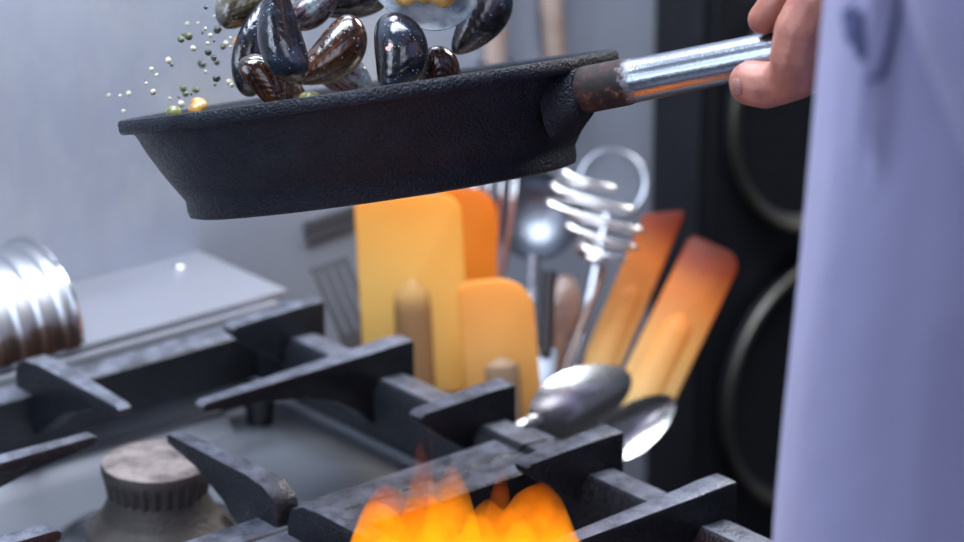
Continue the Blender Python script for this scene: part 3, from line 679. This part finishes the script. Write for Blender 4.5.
def spoon(u, label, deep=.24, roll=0):
    t = ut_root('serving_spoon', u, label, 'spoon', 'steel spoons in the pot', roll)
    L, w = u['L'], u['w']; bm = bmesh.new(); nr, ns = 8, 36
    def P(q, a, back):
        x = w/2*q*math.cos(a); z = L/2+L/2*q*math.sin(a); wid = 1+.18*math.sin(a)*-1
        y = w*deep*(1-q*q) + (.0012 if back else 0)
        return Vector((x*wid, y, z))
    for back in (0, 1):
        c = bm.verts.new(P(0, 0, back)); prev = None
        rings = [[bm.verts.new(P(k/nr, 2*PI*j/ns, back)) for j in range(ns)] for k in range(1, nr+1)]
        for j in range(ns): bm.faces.new((c, rings[0][j], rings[0][(j+1) % ns]))
        for A, B in zip(rings, rings[1:]):
            for j in range(ns): bm.faces.new((A[j], A[(j+1) % ns], B[(j+1) % ns], B[j]))
        if back: 
            for j in range(ns): bm.faces.new((edge[j], edge[(j+1) % ns], rings[-1][(j+1) % ns], rings[-1][j]))
        edge = rings[-1]
    finish('bowl', bm, SPOONM, t)
    bm = bmesh.new(); MI = t.matrix_basis.inverted(); rl = MI @ Vector(u['rim']); bl = MI @ (Vector(u['rim'])+Vector((0,0,-.045)))
    pts = smooth_path([(0,.0012,.006), (0,-.0005,-.014), rl.lerp(Vector((0,0,-.03)), .35), rl, bl], 8)
    tube(bm, pts, lambda s: .0052-.0012*math.sin(PI*s), 12)
    finish('handle', bm, SPOONM, t)
spoon(UT['SP1'], 'shiny steel serving spoon leaning right, bowl in front of the masher stem', -.20)
spoon(UT['SP2'], 'lower steel spoon under the two orange spatulas', .22, 25)

ms = empty('wire_masher', MASH[0]); tag(ms, 'bright zigzag wire masher rising between the spatulas', 'masher')
off = Vector(MASH[0])
bm = bmesh.new(); tube(bm, smooth_path([Vector(p)-off for p in MASH], 1), .0020, 10); finish('zigzag_head', bm, WIRE, ms)
bm = bmesh.new(); tube(bm, smooth_path([Vector(p)-off for p in STEM], 4), .0024, 10); finish('stem', bm, WIRE, ms)

u = UT['WHISK']; t = ut_root('balloon_whisk', u, 'steel balloon whisk between the orange spatula and the ladle', 'whisk')
for k in range(5):
    a = PI*k/5; bm = bmesh.new(); Lw, w = u['L'], u['w']
    pts = [(math.cos(a)*w/2*s*math.sin(PI*q)**.7*1.0, math.sin(a)*w/2*s*math.sin(PI*q)**.7, z) for q, s, z in
           [(j/16*.5, -1, Lw*(j/16)) for j in range(0, 15)] + [(.5, 0, Lw*1.0)] + [(j/16*.5, 1, Lw*(j/16)) for j in range(14, -1, -1)]]
    tube(bm, pts, .0013, 8); finish('wire_loop', bm, WIRE, t)
bm = bmesh.new(); tube(bm, [(0,0,.01), (0,0,-u['down'])], .0062, 14); finish('handle', bm, STEEL, t)

u = UT['LADLE']; t = ut_root('soup_ladle', u, 'round steel ladle bowl behind the wire masher', 'ladle')
bm = bmesh.new(); Rl = u['w']/2; prof = [(Rl*math.sin(PI/2*k/10), Rl*.75*(1-math.cos(PI/2*k/10))) for k in range(11)]
prof = prof + [(r*.965, z+.001) for r, z in prof[::-1]]
lathe(bm, prof, 48, lambda a, b, c: Vector((a, Rl*.75-c, Rl+b+.02)))
finish('bowl', bm, STEEL_DARK, t)
bm = bmesh.new(); tube(bm, smooth_path([(0,0,.024), (0,.004,.0), (0,.002,-.05), (0,0,-u['down'])]), .0045, 12); finish('handle', bm, STEEL, t)

u = UT['SKIM']; t = ut_root('wire_skimmer', u, 'round wire skimmer hoop under the right end of the frying pan', 'skimmer')
bm = bmesh.new(); Rs = u['w']/2
tube(bm, [(Rs*math.cos(2*PI*k/48), 0, Rs*1.05+Rs*1.05*math.sin(2*PI*k/48)) for k in range(49)], .0018, 8, False); finish('hoop', bm, STEEL, t)
bm = bmesh.new()
for k in range(-3, 4):
    xx = k*Rs/4; hh = math.sqrt(Rs*Rs-xx*xx)
    tube(bm, [(xx, .004*(1-abs(q)), Rs*1.05+hh*1.05*q) for q in (-1,-.5,0,.5,1)], .0004, 5)
finish('mesh_wires', bm, STEEL_DARK, t)
bm = bmesh.new(); tube(bm, [(0,0,.001), (0,0,-u['down'])], .003, 10); finish('handle', bm, STEEL, t)

u = UT['TURN']; t = ut_root('slotted_turner', u, 'dark slotted steel turner left of the large yellow spatula', 'turner', None, 20)
bm = bmesh.new(); w, Lb = u['w'], u['L']
for k in range(4):
    xa = -w/2+k*w/4+.001; box(bm, xa, xa+w/4-.0035, -.001, .001, .012, Lb-.004)
box(bm, -w/2, w/2-.0015, -.0012, .0012, 0, .0121); box(bm, -w/2, w/2-.0015, -.0012, .0012, Lb-.0042, Lb)
finish('blade', bm, BLACKST, t)
bm = bmesh.new(); tube(bm, [(0,0,.004), (0,0,-u['down'])], .0045, 12); finish('handle', bm, WOODM, t)

u = UT['WOOD']; t = ut_root('wooden_spoon', u, 'reddish wooden spoon behind the masher stem', 'spoon', None)
bm = bmesh.new(); L, w = u['L'], u['w']
tube(bm, [(0,0,L*k/14) for k in range(15)], lambda s: w/2*max(.08, math.sqrt(max(0, 1-(1.6*s-.6)**2)) if s > .375 else .55+.45*s/.375), 18)
for v in bm.verts: v.co.y *= .25
finish('bowl', bm, WOODM, t)
bm = bmesh.new(); tube(bm, [(0,0,.004), (0,0,-u['down'])], .0055, 12); finish('handle', bm, WOODM, t)
u = UT['DARK']; t = ut_root('palette_knife', u, 'narrow dark handled tool between the whisk and the wooden spoon', 'utensil')
bm = bmesh.new(); tube(bm, [(0,0,u['L']), (0,0,u['L']*.9), (0,0,-.04)], .0052, 12); finish('handle', bm, DARKPL, t)
bm = bmesh.new(); box(bm, -.008, .008, -.0008, .0008, -u['down'], -.035, .0005); finish('blade', bm, STEEL_DARK, t)

for i, (a, b) in enumerate(HANG):
    a, b = Vector(a), Vector(b)
    t = empty('hanging_ladle', b); tag(t, ('pale handled ladle hanging on the wall behind the falling mussel', 'brownish handled ladle hanging on the wall above the pan handle end')[i], 'ladle', 'ladles hung on the wall')
    bm = bmesh.new(); tube(bm, smooth_path([a-b+Vector((0,0,.12)), (a-b)*.7, (a-b)*.3, (0,0,0)]), lambda s: .0105-.002*s, 12); finish('handle', bm, PINKW, t)
    bm = bmesh.new(); r0 = .016
    lathe(bm, [(0,-r0), (r0*.6,-r0*.85), (r0,-r0*.2), (r0*1.05,0), (r0*.95,0), (r0*.55,-r0*.75), (0,-r0*.9)], 24, lambda p, q, c: Vector((p, q-.003, c+.0)))
    finish('bowl', bm, STEEL, t)

# ------------------------------------------------------------------ the chef
TC = Vector((-.138, -.373, 0)); G = Vector((-.5, .866, 0)); RT = Vector((.866, .5, 0))
chef = empty('person', (TC.x, TC.y, 0)); tag(chef, 'person in a pale lavender chef jacket holding the frying pan by its handle', 'person')
def CL(v): return Vector(v) - Vector((TC.x, TC.y, 0))
# hand frame: a along the handle away from the pan, w up, n towards the viewer's side
HA = (Hd[1]-Hd[0]).normalized(); HW = (Vector((0,0,1)) - HA*HA.z).normalized(); HN = HA.cross(HW)
if HN.dot(Vector((-.6,-.7,.2))) < 0: HN = -HN
H0 = Hd[1]
def hp(a, w, n): return CL(H0 + HA*a*.01 + HW*w*.01 + HN*n*.01)
def build_body():
    bm = bmesh.new()
    c = lambda L: chain(bm, [(hp(*p), r*.01) for p, r in L], .28)
    c([((.05,1.85,.45), .82), ((1.0,2.5,.5), .92), ((3.2,3.9,.3), 1.0), ((6.2,5.0,.0), 1.15)])          # index on top of the handle
    c([((-.82,-1.0,1.75), 1.20), ((0.,-1.2,1.95), 1.24), ((.9,-1.2,2.05), 1.15), ((2.0,-.85,2.4), 1.34), ((2.35,-.05,2.6), 1.42), ((2.95,1.2,2.5), 1.48), ((4.0,2.4,2.1), 1.55), ((6.2,3.0,1.5), 1.75), ((9.5,3.8,.4), 1.9)])   # thumb
    for k, (a0, l) in enumerate(((2.7, 1.), (4.7, .95), (6.5, .85))):                                       # fingers round the far side
        c([((a0+2.6-.5*k,4.2-.4*k,-.4), 1.05*l), ((a0+.8,3.0,-1.7), .95*l), ((a0+.1,.6,-2.15), .9*l), ((a0,-1.4,-1.5), .86*l), ((a0-.1,-2.05,-.1), .8*l), ((a0-.1,-1.9,.9), .7*l)])
    c([((6.3,4.3,.2), 1.5), ((9.5,4.3,.1), 2.0), ((12,4.6,0), 2.2), ((15,5.2,0), 2.4)])                      # palm and wrist
    c([((7.6,3.4,-1.2), 1.3), ((11,4.4,-1.), 1.9)]); c([((5.2,4.6,-.3), 1.2), ((9,4.4,-.6), 1.8)])
    hand = remeshed(bm, .0014, 5)
    bm = bmesh.new()
    wr = hp(14,5.0,0); el = CL(TC+Vector((.36,.13,1.16))); sh = CL(TC+RT*.170+Vector((0,0,1.405)))
    chain(bm, [(wr, .027), (wr.lerp(el,.6), .038), (el, .040), (sh, .048)])
    shl = CL(TC-RT*.170+Vector((0,0,1.405))); ell = shl + Vector((.045,-.10,-.275)); wrl = ell + RT*.12 - G*.02+Vector((0,0,-.22))
    chain(bm, [(shl, .048), (ell, .040), (wrl, .027), (wrl+Vector((.02,.0,-.08)), .036)])
    for k in range(4): chain(bm, [(wrl+Vector((.02,0,-.09))+G*(.022*(k-1.5)), .009), (wrl+Vector((.03,0,-.155))+G*(.02*(k-1.5)), .008)])
    z = lambda x, g, h: Vector((0,0,h)) + RT*x + G*g
    chain(bm, [(sh, .046), (z(0,0,1.42), .058), (shl, .046)])
    for xx in (-.07, .07):
        chain(bm, [(z(xx,0,1.36), .09), (z(xx,.01,1.15), .085), (z(xx,0,1.0), .09), (z(xx*1.3,0,.88), .085), (z(xx*1.35,.01,.50), .055), (z(xx*1.4,-.02,.09), .038)])
        chain(bm, [(z(xx*1.4,-.05,.05), .036), (z(xx*1.4,.05,.035), .03)])
    chain(bm, [(z(0,0,1.42), .06), (z(0,.02,1.54), .055)])
    for (g, h, r) in ((.03,1.66,.075), (.045,1.60,.062), (.0,1.68,.08), (.01,1.70,.082), (.06,1.565,.045)):
        chain(bm, [(z(-.012,g,h), r), (z(.012,g,h), r)])
    chain(bm, [(z(0,.11,1.665), .012), (z(0,.128,1.635), .015)])                      # nose
    for s in (-1,1): chain(bm, [(z(.083*s,-.005,1.675), .018), (z(.085*s,-.008,1.64), .013)])   # ears
    chain(bm, [(z(-.022,.104,1.598), .008), (z(.022,.104,1.598), .008)])
    rest = remeshed(bm, .007, 6)
    b2 = bmesh.new(); b2.from_mesh(hand); b2.from_mesh(rest)
    bpy.data.meshes.remove(hand); bpy.data.meshes.remove(rest)
    return finish('body', b2, SKIN, chef, angle=0), z
body, ZF = build_body()
# thumb nail
bm = bmesh.new()
g = []
for i in range(9):
    row = []
    for j in range(9):
        ux, uy = -1+2*i/8, -1+2*j/8
        k = 1-.22*ux*ux*uy*uy
        q = Vector((-.38+.36*ux*k, .16+.40*uy*k, 1)).normalized()*(1.275-.05*(ux*ux+uy*uy)) + Vector((-.82,-1.0,1.75))
        row.append(bm.verts.new(hp(q.x, q.y, q.z)))
    g.append(row)
for i in range(8):
    for j in range(8): bm.faces.new((g[i][j], g[i+1][j], g[i+1][j+1], g[i][j+1]))
bmesh.ops.solidify(bm, geom=bm.faces[:], thickness=.0007)
nl = finish('thumbnail', bm, NAILM, chef); tag(nl, 'pale pink thumbnail')
EYEW = mat('eye_white', (.75,.74,.72), .25)
for s in (-1, 1):
    bm = bmesh.new(); blob(bm, ZF(.031*s, .0925, 1.672), .0115, 2); ey = finish('eye', bm, EYEW, chef); bm = bmesh.new(); blob(bm, ZF(.031*s, .0995, 1.672), .0055, 2); finish('iris', bm, DARKPL, ey)
bm = bmesh.new(); 
for k in range(7): blob(bm, ZF(0, -.025+.006*k, 1.705+.004*k), .085-.001*k, 3)
me = remeshed(bm, .006, 4); hairo = link('hair', me, HAIRM, chef)

# jacket torso: a closed loft, front leaning a little over the stove
def jk(th, z):
    u = (z-1.10)/.22
    dep = .142 - .010*u if z > .8 else .165
    wid = .205 + .004*math.sin(z*9)
    if z > 1.40:
        q = (z-1.40)/.08; wid *= 1-.62*q*q; dep *= 1-.45*q*q
    e = .9
    cx = math.copysign(abs(math.cos(th))**e, math.cos(th)); cy = math.copysign(abs(math.sin(th))**e, math.sin(th))
    p = RT*(wid*cx) + G*(dep*cy) + Vector((0,0,z))
    w = .0035*noise.noise(Vector((math.cos(th)*2.2, math.sin(th)*2.2, z*4.0))) + .0012*noise.noise(Vector((math.cos(th)*7, math.sin(th)*7, z*9)))
    # one long soft fold down the near side
    ph = FOLD[0] + FOLD[1]*(z-1.31)
    amp = FOLD[2]*max(0, min(1, (z-1.31)/.02))
    w += amp*math.exp(-((th-ph)/FOLD[3])**2) - amp*.8*math.exp(-((th-ph+.05)/FOLD[3])**2)
    n = (RT*(cx/wid) + G*(cy/dep)).normalized()
    return p + n*w, n
FOLD = (2.55, .10, .007, .020)
bm = bmesh.new(); NT, NZ = 260, 110; R = []
for j in range(NZ+1):
    z = .72 + .775*j/NZ
    R.append([bm.verts.new(jk(2*PI*i/NT, z)[0]) for i in range(NT)])
for j in range(NZ):
    for i in range(NT): bm.faces.new((R[j][i], R[j][(i+1) % NT], R[j+1][(i+1) % NT], R[j+1][i]))
jacket = finish('jacket', bm, JACKET, chef, angle=0)
md = jacket.modifiers.new('thick', 'SOLIDIFY'); md.thickness = .0025
# sleeves
def sleeve(pts):
    bm = bmesh.new(); pp = smooth_path([p for p, r in pts], 6); rs = [r for p, r in pts]
    tube(bm, pp, lambda s: (lambda k: rs[int(k)] + (rs[min(int(k)+1, len(rs)-1)]-rs[int(k)])*(k-int(k)))(s*(len(rs)-1)) , 28, False)
    for v in bm.verts: v.co += Vector((noise.noise(v.co*16), noise.noise(v.co*16+Vector((5,0,0))), noise.noise(v.co*16+Vector((0,9,0)))))*.004
    o = finish('sleeve', bm, JACKET, jacket, angle=0); md = o.modifiers.new('thick', 'SOLIDIFY'); md.thickness = .002; return o
el = CL(TC+Vector((.36,.13,1.16))); sh = CL(TC+RT*.175+Vector((0,0,1.405)))
sleeve([(CL(TC+RT*.10+Vector((0,0,1.435))), .045), (sh, .074), (sh.lerp(el,.5), .066), (el, .062), (el.lerp(hp(14,5,0),.5), .055), (hp(17.5,5.6,0), .045)])
shl = CL(TC-RT*.175+Vector((0,0,1.405))); ell = shl+Vector((.05,-.10,-.275)); wrl = ell+RT*.12-G*.02+Vector((0,0,-.20))
sleeve([(CL(TC-RT*.10+Vector((0,0,1.435))), .045), (shl, .074), (shl.lerp(ell,.5), .064), (ell, .058), (ell.lerp(wrl,.5), .054), (wrl, .046)])
# navy embroidery on the chest: unreadable slanted letters and a boxed edge
def stroke(a, b, wd):
    bm = bmesh.new(); (t0, z0), (t1, z1) = a, b
    pts = []
    for k in range(7):
        q = k/6; p, n = jk(t0+(t1-t0)*q, z0+(z1-z0)*q); pts.append(p+n*.0006)
    tube(bm, pts, wd, 6)
    return finish('embroidery', bm, THREAD, jacket)
for a, b, wd in STROKES: stroke(a, b, wd)
# trousers and shoes
for s in (-1, 1):
    bm = bmesh.new(); xx = .07*s
    tube(bm, smooth_path([ZF(xx,0,.98), ZF(xx*1.3,0,.86), ZF(xx*1.35,.01,.50), ZF(xx*1.4,-.02,.10)], 6), lambda q: .105-.045*q, 24, False)
    o = finish('trouser_leg', bm, TROUS, chef, angle=0); md = o.modifiers.new('thick', 'SOLIDIFY'); md.thickness = .003
    bm = bmesh.new(); chain(bm, [(ZF(xx*1.4,-.07,.052), .05), (ZF(xx*1.4,.01,.045), .045), (ZF(xx*1.4,.085,.04), .038)])
    for v in bm.verts: v.co.z = max(.001, v.co.z)
    me = remeshed(bm, .006, 3); link('shoe', me, DARKPL, chef)

# ------------------------------------------------------------------ steam
def steam():
    bm = bmesh.new(); box(bm, -.42, .12, .296, .445, 1.055, 1.50)
    m = bpy.data.materials.new('steam'); m.use_nodes = True; n = N(m); n.t.nodes.remove(n.b)
    co = n.coord('Object'); 
    nz = n.noise(5.5, 5, .62, stretch=(1,1,.55)); nz2 = n.noise(19, 4, .6, stretch=(1,1,.5))
    d = n.maprange(n.math('ADD', nz, n.math('MULTIPLY', nz2, .45)), .68, .96)
    x = n.maprange(n.sep(co, 0), -.14, .12, 1., .0); x2 = n.maprange(n.sep(co, 0), -.42, -.30, 0, 1.)
    y = n.maprange(n.sep(co, 1), .296, .34, 0, 1.); y2 = n.maprange(n.sep(co, 1), .445, .40, 0, 1.); z = n.maprange(n.sep(co, 2), 1.055, 1.10, 0, 1.)
    z2 = n.maprange(n.sep(co, 2), 1.50, 1.32, 0, 1.)
    for q in (x, x2, y, y2, z, z2): d = n.math('MULTIPLY', d, q)
    sc = n.new('ShaderNodeVolumeScatter'); sc.inputs['Color'].default_value = (.90,.92,1,1); sc.inputs['Anisotropy'].default_value = .2
    n.link(n.math('MULTIPLY', d, STEAM_D), sc.inputs['Density'])
    n.link(sc.outputs[0], n.t.nodes['Material Output'].inputs['Volume'])
    o = finish('steam', bm, m, None, False); tag(o, 'thin pale steam drifting behind the left end of the pan', 'steam', None, 'stuff'); return o
STEAM_D = 38.
steam()

# ------------------------------------------------------------------ light
def area(name, loc, target, size, energy, color, sy=None):
    l = bpy.data.lights.new(name, 'AREA'); l.energy = energy; l.color = color; l.shape = 'RECTANGLE'; l.size = size; l.size_y = sy or size
    o = bpy.data.objects.new(name, l); COL.objects.link(o); o.location = loc
    o.rotation_euler = (Vector(target)-Vector(loc)).to_track_quat('-Z', 'Y').to_euler(); return o
area('hood_light', (-.30, .10, 2.05), (-.14, .50, 1.0), 1.0, 24, (.80,.88,1.), .35)
area('wall_fill', (.02, .40, 1.85), (.04, .56, 1.05), .5, 7, (.82,.87,1.), .2)  # unseen lamp added to brighten the hazy back wall
area('left_fill', (-2.0, .42, 1.7), (-.1, .45, 1.1), 1.1, 24, (.70,.82,1.))  # soft area light added at the left for the wall, no window modelled
area('room_light', (-1.7, -2.2, 2.3), (-.1, -.3, 1.2), 1.2, 14, (.84,.84,1.))
area('right_light', (1.3, .36, 1.95), (-.05, .25, 1.1), .5, 28, (1.,.97,.93))
pl = bpy.data.lights.new('flame_glow', 'POINT'); pl.energy = .05; pl.color = (1,.45,.12); pl.shadow_soft_size = .04
o = bpy.data.objects.new('flame_glow', pl); COL.objects.link(o); o.location = (-.2, .0, 1.0)

w = bpy.data.worlds.new('kitchen_air'); bpy.context.scene.world = w; w.use_nodes = True
w.node_tree.nodes['Background'].inputs[0].default_value = (.42,.48,.64,1); w.node_tree.nodes['Background'].inputs[1].default_value = .22

# ------------------------------------------------------------------ camera
cd = bpy.data.cameras.new('camera'); co = bpy.data.objects.new('camera', cd); COL.objects.link(co)
cd.lens = 105; cd.sensor_width = 36; cd.clip_start = .05; cd.clip_end = 50
co.location = C; co.rotation_euler = (math.radians(90-19.5), 0, math.radians(-40))
cd.dof.use_dof = True; cd.dof.focus_distance = 1.47; cd.dof.aperture_fstop = 5.6; cd.dof.aperture_blades = 7
sc = bpy.context.scene; sc.camera = co
sc.view_settings.view_transform = 'Standard'; sc.view_settings.look = 'None'; sc.view_settings.exposure = 0.
